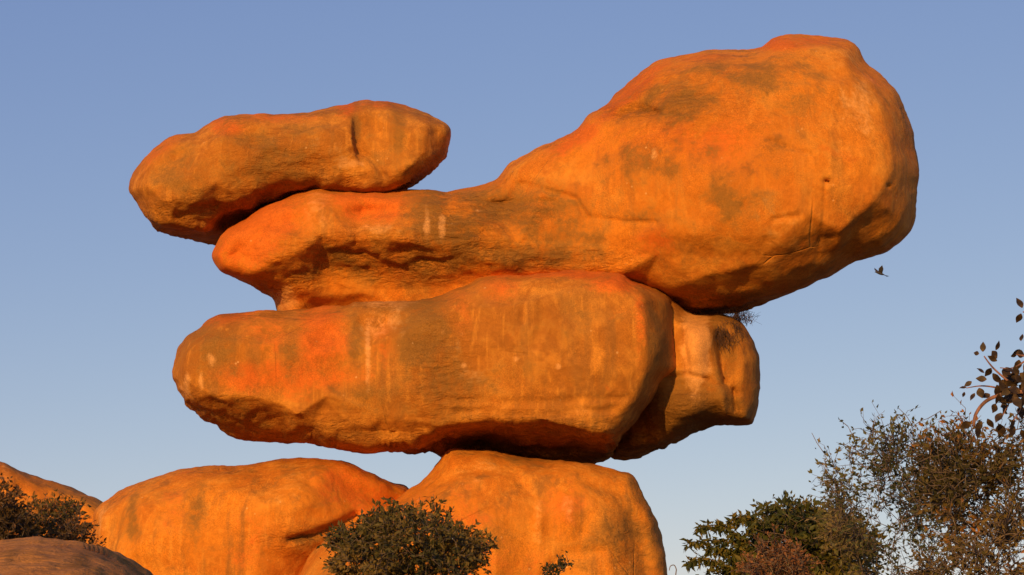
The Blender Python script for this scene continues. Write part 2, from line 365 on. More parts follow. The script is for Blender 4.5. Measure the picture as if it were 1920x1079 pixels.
# --- the huge club-shaped boulder
b2 = shell([(399,490),(397,475),(408,454),(425,433),(459,412),(493,388),(535,374),(570,362),(599,356),(646,358),(700,357),(766,356),(817,357),(843,361),(873,356),(902,350),(928,341),(947,326),(965,308),(1000,285),(1050,260),(1078,244),(1100,217),(1132,196),(1181,153),(1224,121),(1256,109),(1315,96),(1370,96),(1422,91),(1455,72),(1498,65),(1545,70),(1584,75),(1605,88),(1627,121),(1664,150),(1686,174),(1697,207),(1710,255),(1719,309),(1718,362),(1715,405),(1705,432),(1686,457),(1659,475),(1605,491),(1568,513),(1519,537),(1476,553),(1422,572),(1369,586),(1336,592),(1290,606),(1200,600),(1100,590),(950,610),(800,640),(700,640),(600,640),(545,625),(524,590),(518,569),(510,556),(493,546),(459,527),(433,517),(412,507)],
    25.6, 1.15, 85, 1.9, step=4.5, cell=105,
    feats=[f_under([(390,512),(433,514),(470,510),(497,498),(544,477),(582,456),(604,440),(668,444),(732,452),(795,456),(834,458),(900,480),(1000,500)], 1.9, .95, 3, fade=[(400,1.1),(450,1),(560,.8),(620,1),(780,1),(880,.5),(960,0)]),
           f_under([(820,470),(1000,488),(1180,512),(1250,535),(1350,548),(1450,546),(1520,532),(1600,490),(1700,440)], 3.6, 1.5, 4, fade=[(840,0),(950,.25),(1150,.25),(1230,1),(1450,.9),(1530,.45),(1600,.25),(1700,.1)])],
    ffeats=[f_bump(1440,320,260,210,.95,0,1.4), f_bump(1500,120,120,60,.15), f_groove([(1140,212),(1180,206),(1232,210)], 6, .16), f_groove([(1170,196),(1215,200)],8,.08),
            f_under([(760,455),(768,400),(770,350)], -6, .07, 1.5, axis='x', fade=[(440,1),(480,0)]),
            f_groove([(930,343),(985,346),(1080,372),(1100,410)], 5, .05), f_groove([(845,372),(930,380),(1000,376),(1040,378)], 4, .05),
            f_groove([(1105,408),(1160,414),(1230,418)],4,.035), f_groove([(1545,345),(1545,400),(1540,440),(1533,490)], 3, .022), f_groove([(1440,262),(1480,278),(1520,290)],4,.04), f_groove([(1547,340),(1553,341)], 4, .16), f_groove([(1450,412),(1495,405)],4,.04),
            f_groove([(1662,348),(1668,350)],3,.07), f_groove([(1630,125),(1660,155),(1690,180)],10,.08),
            f_bump(640,540,130,30,.14), f_bump(740,430,70,20,.1), f_bump(1650,330,50,120,.1), f_bump(930,430,70,40,.1)],
    red=[(480,430,95,60,1,-35),(430,480,40,40,.95),(690,385,80,30,.9),(1180,175,90,18,1,-40),(1455,82,50,14,1),(1080,262,60,16,.9,-35),(1280,265,170,60,.65),(1230,450,45,30,.7),(1520,75,70,9,.6),(1020,515,160,10,.8),(1330,110,70,10,.6),(1400,300,100,60,.4),(1640,150,30,12,.4,40)],
    dark=[(812,410,46,58,.95),(865,450,50,60,.8),(970,400,130,50,.85),(1060,430,80,50,.7),(900,385,70,24,.8),(1000,480,130,26,.7),(700,500,160,30,.5),(1270,200,120,50,.65,-10),(1400,140,130,40,.6),(1230,300,100,60,.6),(1370,380,90,60,.6),(1180,410,70,30,.6),(1500,200,60,80,.4),(1450,300,60,60,.45),(1340,560,80,14,.6),(640,470,70,25,.5)],  # lichen patches; those beneath the creases and overhang paint underside shade
    pale=[(800,422,5,26,.9),(829,422,6,26,1),(537,562,18,26,.95),(895,398,6,5,.9),(600,395,25,30,.5),(1600,190,45,110,.4),(1540,480,110,40,.35),(1230,290,6,12,.9),(690,430,70,10,.4),(1450,420,60,60,.3)],
    rough=[(720,480,160,38,1),(560,510,90,30,.8,-20),(870,450,70,45,.7),(1000,490,140,22,.8),(1190,208,55,14,.7),(1340,565,90,16,.9),(900,400,120,30,.4),(1280,200,130,60,.3)], noise_xyz=9.4, tiltx=0.0)
boulder('balancing_boulder', 'huge orange club-shaped boulder whose bulging right end overhangs the sky', [b2], ROCK_H, STACK)

# --- long slab with its shoulder block
b3 = shell([(323,697),(326,676),(335,651),(353,630),(377,616),(406,593),(441,590),(494,584),(546,582),(599,576),(652,572),(673,567),(758,567),(793,563),(828,553),(863,538),(897,521),(928,513),(975,514),(1034,509),(1092,505),(1150,504),(1172,510),(1190,524),(1220,536),(1248,545),(1264,562),(1272,600),(1278,650),(1279,690),(1268,703),(1243,714),(1225,738),(1208,765),(1188,792),(1165,815),(1154,838),(1146,856),(1119,866),(1085,880),(1030,884),(936,880),(880,872),(834,862),(804,847),(768,849),(723,843),(684,849),(652,845),(617,838),(582,831),(511,826),(451,819),(423,806),(399,792),(370,775),(349,757),(332,732),(325,715)],
    24.75, 1.15, 82, 2.1, step=4.5, cell=95,
    feats=[f_under([(690,850),(715,840),(793,818),(839,797),(917,790),(995,792),(1072,802),(1131,813),(1170,822)], 6.5, 2.1, 2.0, fade=[(690,0),(730,1),(1200,1)]),
           f_under([(320,745),(349,748),(405,744),(476,745),(529,760),(553,777),(600,795),(634,803),(700,840)], 1.9, .8, 2, fade=[(320,1),(600,1),(700,0)]),
           f_under([(1196,500),(1206,560),(1210,640),(1214,700),(1205,760),(1160,860)], 2.0, .9, 1.5, axis='x')],
    ffeats=[f_under([(560,745),(640,738),(760,742),(840,748),(1000,770),(1180,760)], .55, .3, 6, fade=[(560,0),(640,1),(860,1),(1000,.3)]), f_bump(1040,650,150,80,.12), f_groove([(1012,530),(1018,600),(1000,650)],8,.03),
            f_groove([(1246,548),(1262,620),(1268,690)], 6, .08), f_bump(600,790,90,30,.1), f_groove([(560,800),(640,815),(700,830)], 5, .05), f_bump(800,660,40,70,-.05), f_groove([(975,514),(982,560),(978,600)],6,.03), f_groove([(830,750),(1000,756),(1180,745)],7,.03), f_groove([(860,770),(1020,778),(1150,768)],7,.03)],
    red=[(602,640,44,70,1),(480,704,70,28,.95),(560,705,110,34,.7),(860,590,40,50,.5),(1160,528,50,22,.9),(1050,514,130,9,1),(1200,600,12,80,.5),(420,600,60,14,.7,-15),(930,540,40,30,.5),(720,640,25,60,.45),(510,630,70,40,.5)],
    dark=[(800,625,58,70,1),(835,720,75,50,.8),(400,655,65,50,.75),(1236,620,20,80,.7),(668,625,16,70,.6),(545,650,20,60,.5),(700,735,90,18,.55),(1010,600,120,50,.35),(940,700,110,50,.3),(450,780,90,30,.4),(750,760,120,30,.4),(900,590,40,60,.4)],  # lichen; the thin band along the lower fold is painted shade
    pale=[(690,640,5,75,.95),(705,600,28,36,.7),(740,590,22,40,.6),(720,570,50,6,.9),(351,712,7,20,.95),(378,716,5,18,.9),(345,735,12,12,.8),(396,675,8,11,.85),(880,700,30,16,.55),(870,685,5,5,1),(1047,689,6,6,1),(968,672,6,6,.9),(850,640,60,60,.25),(1010,770,160,10,.3)],
    rough=[(980,830,190,40,1),(780,835,70,20,.8),(430,790,110,35,1,10),(600,815,110,28,.9),(830,690,60,90,.35),(1140,840,30,22,.6)], noise_xyz=17.2)
b3b = shell([(1150,700),(1200,600),(1245,556),(1267,562),(1286,580),(1306,588),(1333,591),(1350,590),(1376,597),(1395,612),(1411,636),(1422,675),(1425,713),(1423,752),(1416,780),(1404,796),(1364,797),(1337,799),(1306,811),(1267,830),(1228,846),(1201,856),(1170,858),(1150,854),(1142,830),(1138,770)],
    25.7, 1.0, 60, 1.5, step=4, facet=.4, cell=50, pw=2.4,
    feats=[f_under([(1250,708),(1285,704),(1330,712),(1352,740),(1360,790),(1430,830)], 2.6, .8, 3, fade=[(1150,1.3),(1200,.9),(1235,.45),(1345,.3),(1370,0)]),
           f_under([(1130,838),(1200,832),(1260,812),(1300,797),(1337,789),(1420,787)], 3, .9, 2.5)],
    ffeats=[f_under([(1338,560),(1342,650),(1352,720),(1362,800)], 3.5, .35, 3, axis='x'), f_bump(1390,690,30,110,.38), f_bump(1305,650,26,70,.22), f_groove([(1283,575),(1284,640),(1288,700)], 5, .06),
            f_groove([(1375,730),(1380,770),(1390,796)],5,.1), f_bump(1295,765,60,34,.42), f_groove([(1250,708),(1285,703),(1330,711)], 4, .07), f_groove([(1345,600),(1348,660),(1356,720)], 7, .12)],
    red=[(1365,650,16,50,.6)], dark=[(1290,760,90,50,1.25),(1362,640,26,60,1.15),(1246,640,10,70,.8),(1350,600,30,20,.9),(1345,700,8,50,.6)], pale=[(1306,645,24,74,1.6),(1350,780,30,10,.4)],  # narrow dark strip in the upright groove is painted shade
    rough=[(1280,780,80,40,.6),(1250,840,110,20,.9)], noise_xyz=23.4)
boulder('balancing_boulder', 'long orange slab boulder with pale notched right shoulder, resting on the pedestal boulder', [b3, b3b], ROCK, STACK)

# --- pedestal
b5 = shell([(690,968),(735,938),(766,916),(784,906),(806,886),(821,871),(832,855),(843,844),(890,842),(926,844),(945,850),(981,855),(1036,862),(1090,869),(1127,875),(1171,886),(1189,897),(1200,918),(1222,955),(1236,991),(1245,1028),(1251,1075),(1258,1200),(1262,1350),(1264,1530),(1000,1550),(700,1550),(520,1530),(515,1300),(530,1150),(560,1078),(600,1020),(650,986)],
    24.95, 1.15, 130, 2.4, step=5.5, pw=2.0, feats=[f_bump(620,1130,130,200,1.5)],
    ffeats=[f_groove([(930,850),(960,880),(990,920)], 10, .06), f_under([(1130,880),(1160,960),(1190,1079),(1200,1400)], .6, .5, 12, axis='x'), f_bump(1010,985,12,50,.06), f_bump(1065,960,22,40,.08), f_groove([(1020,1079),(1060,1040),(1130,1035)],10,.05), f_bump(830,1000,110,90,.12), f_under([(780,900),(900,905),(980,890)], -.5, .25, 8, fade=[(760,0),(800,1),(930,1),(1000,0)])],
    red=[(840,960,110,50,.45),(1060,950,40,50,.5),(900,1060,120,50,.4)], dark=[(1180,1010,60,90,.45,10),(970,860,60,14,.5),(1110,1020,60,60,.3)], pale=[(1008,975,10,40,.6),(900,880,50,25,.35),(1065,955,14,40,.35),(1060,880,120,8,.3)],
    rough=[(1180,1020,60,90,.2)], noise_xyz=29.9)
boulder('pedestal_boulder', 'broad smooth orange boulder carrying the stack on its narrow top', [b5], ROCK_B)
# --- low boulder to the left
b4 = shell([(173,1000),(177,966),(190,950),(213,933),(247,912),(283,900),(320,888),(353,878),(393,873),(450,870),(500,865),(550,860),(600,861),(640,863),(655,867),(671,875),(708,891),(740,906),(766,918),(810,960),(820,1060),(800,1300),(760,1560),(500,1580),(240,1580),(190,1400),(168,1200),(166,1080)],
    25.25, 1.5, 170, 2.6, step=5.5, feats=[f_under([(690,800),(690,1500)], .9, 1.2, 15, axis='x')],
    ffeats=[f_under([(560,855),(585,900),(575,950),(540,1010)], .7, .5, 8, axis='x', fade=[(990,1),(1040,.3)]), f_groove([(545,1010),(590,1003),(622,990),(668,967)], 7, .22), f_under([(500,1015),(600,1000),(680,966)], 1.2, .6, 5, fade=[(480,0),(600,1)]),
            f_bump(530,930,70,50,.12), f_groove([(575,880),(582,905)],6,.05), f_under([(175,1010),(300,1030),(420,1040)],.3,.2,10)],
    red=[(650,905,60,50,.75),(700,930,60,30,.7),(330,960,30,60,.35),(460,1020,60,60,.4)], dark=[(366,960,20,70,.75),(250,985,14,60,.7),(232,975,10,40,.5),(435,940,10,60,.3),(560,1012,50,10,.6),(600,1035,50,20,.4),(320,1000,8,60,.3)],
    pale=[(190,985,12,40,.4),(540,905,60,50,.25)], rough=[(600,1010,90,25,.5)], noise_xyz=37.1)
boulder('low_boulder', 'wide streaked orange boulder low in the picture left of the pedestal boulder', [b4], ROCK_B)
# --- farther boulder at the left edge
b6 = shell([(-260,850),(-120,838),(-40,848),(0,863),(14,867),(40,880),(80,895),(125,911),(160,927),(197,946),(240,975),(280,1050),(300,1250),(280,1430),(60,1450),(-260,1430),(-330,1200),(-320,950)],
    31.0, 1.2, 120, 3, step=7, feats=[f_under([(18,850),(20,950),(24,1100)],.5,.12,3,axis='x')], red=[(60,910,60,25,.4,25)], dark=[(80,910,80,22,.35,25)], pale=[(10,890,10,30,.6)], noise_xyz=41)
boulder('distant_boulder', 'sloping orange boulder at the left edge behind the brown bushes', [b6], ROCK_B)
# --- shaded foreground boulder
b7 = shell([(-420,1150),(-300,1060),(-160,1034),(-60,1027),(0,1024),(60,1021),(110,1021),(150,1022),(182,1027),(215,1038),(245,1052),(270,1067),(294,1083),(350,1130),(400,1230),(430,1400),(430,1560),(0,1600),(-420,1560),(-460,1350)],
    13.0, 4.0, 260, 2.0, facet=.3, step=7, vis=1120, ffeats=[f_groove([(5,1079),(25,1055),(45,1035)],7,.03), f_groove([(115,1079),(160,1050),(175,1030)],10,.03)], dark=[(150,1060,40,20,.8,-50),(20,1058,10,30,.6,40),(260,1070,40,8,.8,30),(170,1035,30,8,.5)], pale=[(80,1050,60,20,.3)], rough=[(100,1060,300,60,.35)], amp=.9, noise_xyz=47)
boulder('foreground_boulder', 'smooth dull brown boulder at the bottom left corner', [b7], ROCK_G)
# ------------------------------------------------------------------ ground
n = 120; rr = np.concatenate([[0], np.geomspace(1.5, 3000, n)]); na = 96
gco = [(0, 0, 0)]; gf = []
for i in range(1, len(rr)):
    for j in range(na):
        t = 2*math.pi*j/na; gco.append((rr[i]*math.cos(t), rr[i]*math.sin(t), 0))
gco = np.array(gco); R_ = np.linalg.norm(gco[:, :2], axis=1)
gco[:, 2] = -.25+.25*fbm(gco*.08*np.array([1, 1, 0])+3, 3)*np.clip(R_/12, 0, 1)
for j in range(na): gf.append((0, 1+j, 1+(j+1) % na))
for i in range(1, len(rr)-1):
    a = 1+(i-1)*na; c = a+na
    for j in range(na): gf.append((a+j, c+j, c+(j+1) % na, a+(j+1) % na))
mg, ntg, bsg = new_mat('dry_grass_and_sand'); b = NB(ntg); pos = b.n('ShaderNodeNewGeometry').outputs['Position']
b.link(b.mix(b.ramp(b.noise(pos, .8, 8, .65), .4, .6), (.10, .065, .03), (.17, .11, .045)), bsg.inputs['Base Color']); bsg.inputs['Roughness'].default_value = .95
bp = b.n('ShaderNodeBump'); bp.inputs['Distance'].default_value = .05; b.link(b.noise(pos, 25, 5), bp.inputs['Height']); b.link(bp.outputs[0], bsg.inputs['Normal'])
tag(mesh_obj('ground', gco, gf, mg), kind='structure')

# ------------------------------------------------------------------ plants
def tube_chain(nodes, radii, sides=4):
    nodes = np.array(nodes); n = len(nodes); t = np.gradient(nodes, axis=0); t /= np.linalg.norm(t, axis=1)[:, None]+1e-9
    up = np.array([0.31, .2, .93]); a = np.cross(t, up); a /= np.linalg.norm(a, axis=1)[:, None]+1e-9; c = np.cross(t, a)
    co = []; f = []
    for k in range(sides):
        th = 2*math.pi*k/sides; co.append(nodes+(a*math.cos(th)+c*math.sin(th))*np.array(radii)[:, None])
    co = np.array(co).transpose(1, 0, 2).reshape(-1, 3)
    for i in range(n-1):
        for k in range(sides): f.append((i*sides+k, i*sides+(k+1) % sides, (i+1)*sides+(k+1) % sides, (i+1)*sides+k))
    f.append(tuple(range(sides))[::-1]); f.append(tuple((n-1)*sides+k for k in range(sides)))
    return co, f
def merge(parts):
    co, f, off = [], [], 0
    for c, ff in parts:
        co.append(c); f += [tuple(i+off for i in q) for q in ff]; off += len(c)
    return np.concatenate(co), f
def leaves(cen, size, aspect=.45, droop=0.0, dirs=None, spread=1.0, tint=None):
    n = len(cen); d = rng.normal(size=(n, 3))
    if dirs is not None: d = dirs+d*spread*.6
    d[:, 2] -= droop; d /= np.linalg.norm(d, axis=1)[:, None]
    s = rng.normal(size=(n, 3)); s -= (s*d).sum(1)[:, None]*d; s /= np.linalg.norm(s, axis=1)[:, None]; nn = np.cross(d, s)
    L = size*rng.uniform(.6, 1.25, n)[:, None]; Wd = L*aspect
    v = np.stack([cen, cen+d*L*.45+s*Wd*.5+nn*L*.08, cen+d*L, cen+d*L*.45-s*Wd*.5+nn*L*.08], 1).reshape(-1, 3)
    f = [(4*i, 4*i+1, 4*i+2, 4*i+3) for i in range(n)]
    tt = rng.uniform(0, 1, n) if tint is None else np.clip(tint+rng.normal(0, .17, n), 0, 1)
    return v, f, np.repeat(tt, 4)

def plant(name, label, cat, base, blobs, nclus, lpc, leaf, mat, bark=BARK, trunk_r=.08, clus_r=.12, aspect=.5, group=None, fork=None, twig=.004, spikes=(), tex=.0, dens_noise=0.0, droop=0.0, hollow=.35, trunk_name='trunk'):
    """blobs: (px, py, rx, ry, Y, ry_depth_m, weight)"""
    base = np.array(base, float); pts = []
    wts = np.array([q[6] if len(q) > 6 else q[2]*q[3] for q in blobs], float); wts /= wts.sum()
    for q, w_ in zip(blobs, wts):
        k = max(3, int(nclus*w_*1.6)); u = rng.normal(size=(k*2, 3)); u /= np.linalg.norm(u, axis=1)[:, None]; r = (hollow+(1-hollow)*rng.uniform(0, 1, k*2)**.6)
        u = u*r[:, None]; u = u[:k]
        pts.append(P(q[0]+u[:, 0]*q[2], q[1]+u[:, 1]*q[3], q[4]+u[:, 2]*q[5]))
    pts = np.concatenate(pts)
    if dens_noise > 0:
        nz = fbm(pts*2.2+11, 3); pts = pts[nz > dens_noise*.5-.25]
    if len(pts) > nclus: pts = pts[rng.permutation(len(pts))[:nclus]]
    extra = [np.array(P(s[0], s[1], s[2])) for s in spikes]
    tips = np.array(list(pts)+extra) if extra else pts
    cen = pts.mean(0); fk = np.array(fork) if fork is not None else base*.45+cen*.55
    # trunk
    tr = [base+(fk-base)*t+np.array([math.sin(t*5)*.05, math.cos(t*4)*.05-.05, 0])*min(1, trunk_r*12)*(0 if t in (0,) else 1) for t in np.linspace(0, 1, 8)]
    root = empty(name, base.tolist()); tag(root, label, cat, group)
    tc, tf = tube_chain(tr, np.linspace(trunk_r*1.25, trunk_r*.7, 8), 9)
    mesh_obj(trunk_name, tc-base, tf, bark, root)
    # limbs: each cluster is joined to the nearest wood already standing
    nodes = list(tr[4:]); rad = [trunk_r*.6]*len(nodes); order = np.argsort(np.linalg.norm(tips-fk, axis=1)); parts = []
    NP = np.zeros((len(nodes)+len(tips)*3, 3)); NR = np.zeros(len(NP)); NP[:len(nodes)] = nodes; NR[:len(nodes)] = rad; cnt = len(nodes)
    for oi in order:
        p = tips[oi]; dd = np.linalg.norm(NP[:cnt]-p, axis=1)+.25*np.linalg.norm(NP[:cnt]-fk, axis=1)*.6; j = int(dd.argmin()); a = NP[j]; r0 = max(twig, NR[j]*.72)
        m_ = (a+p)/2+rng.normal(0, .06, 3)*np.linalg.norm(p-a)+np.array([0, 0, .06*np.linalg.norm(p-a)])
        c4 = [a, a*.45+m_*.55, m_, m_*.4+p*.6, p]; parts.append(tube_chain(c4, np.linspace(r0, max(twig*.7, r0*.5), 5), 4))
        NP[cnt] = m_; NR[cnt] = r0*.75; NP[cnt+1] = p; NR[cnt+1] = max(twig*.7, r0*.5); cnt += 2
    # leaf clusters with twiglets
    ntw = 4; per = max(1, round(lpc/ntw)); tw = []; lc = []; ld = []; cl = []
    clt = np.clip(.5+fbm(pts*1.4+5, 2)*.8, 0, 1)
    for p, ct in zip(pts, clt):
        o_ = p-cen; o_ /= np.linalg.norm(o_)+1e-9
        for _ in range(ntw):
            d_ = rng.normal(0, 1, 3)+o_*.8; d_ /= np.linalg.norm(d_); L_ = clus_r*rng.uniform(.7, 1.7); bend = rng.normal(0, .12, 3)*L_+np.array([0, 0, .1*L_])
            e = p+d_*L_; m2 = (p+e)/2+bend; tw.append(tube_chain([p, m2, e], [twig*.8, twig*.6, twig*.35], 3))
            t = rng.uniform(.15, 1.02, per)[:, None]; q = (1-t)**2*p+2*t*(1-t)*m2+t*t*e; lc.append(q+rng.normal(0, leaf*.12, q.shape)); ld.append(np.repeat(d_[None], per, 0)); cl.append(np.full(per, ct))
    lc = np.concatenate(lc); out = np.concatenate(ld); cl_t = np.concatenate(cl)
    bc, bf = merge(parts+tw); mesh_obj('branches', bc-base, bf, bark, root)
    lv, lf, lt = leaves(lc, leaf, aspect, droop, out, 1.1, cl_t)
    for s in spikes:      # leaves along the wisps that stick out
        e = np.array(P(s[0], s[1], s[2])); j = np.argsort(np.linalg.norm(pts-e, axis=1))[0]; t = rng.uniform(0, 1, s[3])[:, None]; q = pts[j]*(1-t)+e*t+rng.normal(0, leaf*.5, (s[3], 3))
        a, f_, t_ = leaves(q, leaf, aspect); lf += [tuple(i+len(lv) for i in g) for g in f_]; lv = np.concatenate([lv, a]); lt = np.concatenate([lt, t_])
    mesh_obj('crown', lv-base, lf, mat, root, smooth=False, attrs={'tint': lt})
    return root
def ground_under(px, Y): p = P(px, 1079, Y); return (float(p[0]), float(p[1]), -.3)

# centre bush before the stack
plant('round_bush', 'dense round dark olive bush in front of the gap between the lower boulders', 'bush', ground_under(770, 17),
      [(765,1030,125,70,17,1.0),(700,1045,85,60,17,.9),(840,1045,70,50,17,.9),(770,1150,160,90,17,1.1),(735,988,40,26,17,.4),(812,985,20,24,17,.4),(868,1022,26,32,17,.4),(652,1030,30,38,17,.4),(695,1000,20,20,17,.3),(770,975,16,16,17,.3),(900,1030,18,20,17,.3)],
      620, 22, .055, LEAF_OLIVE, trunk_r=.07, clus_r=.10, spikes=[(808,934,17,26),(767,944,17,16),(744,958,17,16),(640,990,17,14),(890,1008,17,14),(700,968,17,12),(868,985,17,12),(905,1000,17,12),(918,1028,17,10),(624,1000,17,10),(612,1045,17,10),(830,968,17,10)], hollow=.25)
plant('leafy_sprout', 'small olive sprout poking up at the foot of the pedestal boulder', 'shrub', ground_under(1045, 19),
      [(1048,1065,20,16,19,.12),(1030,1078,16,10,19,.12),(1050,1130,30,50,19,.2)], 60, 12, .05, LEAF_OLIVE, trunk_r=.02, clus_r=.05, spikes=[(1060,1038,19,12),(1024,1060,19,8),(1072,1056,19,6)], trunk_name='stem')
# bushes at left
plant('brown_bush', 'dark leafy bush at the left edge, tallest of the bushes under the sloping boulder', 'bush', ground_under(10, 17.5),
      [(0,970,42,60,17.5,.5),(20,1000,40,40,17.5,.5),(0,1090,70,90,17.5,.7),(-60,980,60,60,17.5,.7)], 360, 22, .05, LEAF_WARM, trunk_r=.06, clus_r=.10, spikes=[(10,908,17.5,12),(34,930,17.5,10)])
plant('brown_bush', 'russet brown thin bush between two darker bushes above the shaded boulder', 'bush', ground_under(80, 19),
      [(75,985,45,42,19,.5),(120,975,34,38,19,.4),(90,1080,70,90,19,.6)], 330, 18, .05, LEAF_BROWN, trunk_r=.05, clus_r=.11, spikes=[(70,938,19,12),(110,942,19,10),(142,945,19,12)], hollow=.2)
plant('brown_bush', 'small dark bush touching the left side of the wide streaked boulder', 'bush', ground_under(150, 18),
      [(145,1000,25,25,18,.3),(125,1015,30,15,18,.3),(145,1080,50,70,18,.4)], 180, 18, .045, LEAF_WARM, trunk_r=.04, clus_r=.08, spikes=[(150,965,18,8),(168,985,18,8)])
# trees at right
plant('feathery_tree', 'green tree with feathery drooping sprays reaching left beside the pedestal boulder', 'tree', ground_under(1500, 19),
      [(1475,990,70,42,19,.8),(1425,1045,50,36,19,.6),(1540,1010,70,60,19,.9),(1590,1040,50,60,19,.9),(1385,1075,30,14,19,.15),(1480,1120,160,90,19,1.2)],
      850, 20, .075, LEAF_GREEN, trunk_r=.1, clus_r=.10, spikes=[(1455,940,19,14),(1500,938,19,14),(1420,958,19,12),(1535,945,19,12),(1380,975,19,10)], hollow=.2, droop=.2)
plant('russet_bush', 'russet bush glowing at the bottom edge before the feathery green tree', 'bush', ground_under(1460, 15),
      [(1465,1045,40,30,15,.4),(1430,1070,36,24,15,.4),(1490,1070,30,26,15,.4),(1460,1140,70,70,15,.5)], 300, 18, .035, LEAF_RED, trunk_r=.04, clus_r=.09, spikes=[(1472,1010,15,10),(1440,1025,15,8)], hollow=.1)
plant('thin_tree', 'thin grey green tree with open twiggy crown at right', 'tree', ground_under(1700, 16),
      [(1670,840,75,48,16,.7),(1620,900,70,60,16,.7),(1720,880,80,60,16,.8),(1660,980,100,80,16,.9),(1760,960,80,90,16,.9),(1590,960,50,70,16,.6),(1690,1120,140,80,16,.6)],
      700, 12, .045, LEAF_GREY, trunk_r=.07, clus_r=.15, twig=.0035, spikes=[(1522,812,16,5),(1572,785,16,5),(1590,800,16,8),(1684,765,16,10),(1640,788,16,10),(1740,785,16,10),(1545,850,16,8),(1547,905,16,8),(1600,820,16,10),(1765,770,16,10),(1712,800,16,8),(1555,870,16,6)], hollow=.15, dens_noise=.55)
plant('brown_leaved_tree', 'rusty brown leaved tree at the right edge, its leaves catching the low sun', 'tree', ground_under(1850, 13),
      [(1815,835,50,42,13,.5),(1770,860,40,40,13,.4),(1850,890,70,60,13,.6),(1785,930,50,50,13,.5),(1885,950,60,70,13,.6),(1820,1000,50,50,13,.5),(1930,850,60,60,13,.5),(1870,1130,130,80,13,.5)],
      430, 16, .046, LEAF_BROWN, trunk_r=.08, clus_r=.13, spikes=[(1760,795,13,10),(1745,830,13,8),(1800,780,13,12),(1720,900,13,8)], hollow=.15, dens_noise=.4)
plant('dark_shrub', 'dark green shrub low in the right corner with sky showing between its leaves', 'shrub', ground_under(1880, 10.5),
      [(1890,1000,45,60,10.5,.35),(1850,1060,70,40,10.5,.4),(1760,1075,50,30,10.5,.3),(1880,1140,120,60,10.5,.4)], 300, 13, .034, LEAF_OLIVE, trunk_r=.04, clus_r=.10, spikes=[(1905,940,10.5,8)], hollow=.15, dens_noise=.5)

# feathery sprays of the green tree: own thing parts
def spray(parent, pts, n, L, mat):
    base = np.array(parent.location); c = catmull(pts+pts[::-1][1:-1], 6)[:max(4, int(sum(math.dist(pts[i], pts[i+1]) for i in range(len(pts)-1))/6)+1)]
    co3 = P(c[:, 0], c[:, 1], np.full(len(c), 18.6)); st = tube_chain(co3, np.linspace(.012, .004, len(c)), 4)
    t = rng.uniform(0, 1, n)*(len(co3)-1.01); i = t.astype(int); q = co3[i]+(co3[i+1]-co3[i])*(t-i)[:, None]; q += rng.normal(0, .018, q.shape)
    lv, lf, lt = leaves(q, L, .35, .9); m = st[1]
    so_ = mesh_obj('spray', lv-base, lf, mat, parent, smooth=False, attrs={'tint': lt}); mesh_obj('spray_stem', st[0]-base, m, BARK, so_)
ft = bpy.data.objects['feathery_tree']
for pts in ([(1400,1020),(1370,995),(1340,985),(1312,990)], [(1410,1035),(1370,1018),(1330,1014),(1288,1019)], [(1400,1050),(1365,1035),(1345,1028),(1330,1032)], [(1380,1070),(1340,1052),(1312,1048),(1292,1056)], [(1440,1000),(1410,975),(1385,970),(1370,980)]):
    spray(ft, pts, 260, .085, LEAF_GREEN)

# near tree with large leathery leaves
bY = 9.0; near_base = np.array(ground_under(1990, bY)); near = empty('large_leaved_tree', near_base.tolist())
tag(near, 'bare pale branch with large dark leathery leaves reaching in from the right edge', 'tree')
def chain(pts, r0, r1, sides=7, Y=bY):
    c = np.array(pts, float); k = []
    for i in range(len(c)-1):
        for j in range(6):
            t = j/6; p0 = c[max(i-1, 0)]; p3 = c[min(i+2, len(c)-1)]; k.append(.5*((2*c[i])+(-p0+c[i+1])*t+(2*p0-5*c[i]+4*c[i+1]-p3)*t*t+(-p0+3*c[i]-3*c[i+1]+p3)*t**3))
    k.append(c[-1]); k = np.array(k); return tube_chain(P(k[:, 0], k[:, 1], np.full(len(k), Y)), np.linspace(r0, r1, len(k)), sides)
tb = P(np.array([1990, 1995, 1985]), np.array([1079, 900, 760]), np.full(3, bY)); tb = np.concatenate([near_base[None], tb])
c_, f_ = tube_chain(tb, [.09, .06, .045, .03], 9); mesh_obj('trunk', c_-near_base, f_, BARK_R, near)
brs = [chain([(1985,760),(1950,742),(1915,735),(1885,738),(1850,752),(1830,776),(1826,800)], .013, .007), chain([(1915,735),(1890,715),(1862,690),(1845,668)], .007, .003), chain([(1890,740),(1870,728),(1840,724),(1812,728)], .006, .002),
       chain([(1985,760),(1960,700),(1930,672),(1905,665)], .01, .003), chain([(1985,760),(1975,660),(1950,600),(1918,585)], .012, .003), chain([(1930,735),(1912,770),(1900,790)], .006, .002), chain([(1905,737),(1890,760),(1880,780)],.004,.002), chain([(1930,672),(1900,690),(1875,690)],.005,.002)]
bc, bf = merge(brs); mesh_obj('branches', bc-near_base, bf, BARK_R, near)
def big_leaf_mesh():
    u = np.linspace(0, 1, 7); wv = np.sin(np.pi*np.clip(u, .02, .98)**.85)*.34; co = []; f = []
    for i, t in enumerate(u):
        z = -.18*t*t
        co += [(t, -wv[i], z+.06), (t, 0, z), (t, wv[i], z+.06)]
    for i in range(6):
        a = i*3; f += [(a, a+3, a+4, a+1), (a+1, a+4, a+5, a+2)]
    me = bpy.data.meshes.new('leaf'); me.from_pydata(co, [], f); me.materials.append(LEAF_DARK); me.polygons.foreach_set('use_smooth', [True]*len(f))
    a = me.attributes.new('tint', 'FLOAT', 'POINT'); a.data.foreach_set('value', rng.uniform(.1, .9, len(co)).astype(np.float32)); return me
blm = big_leaf_mesh()
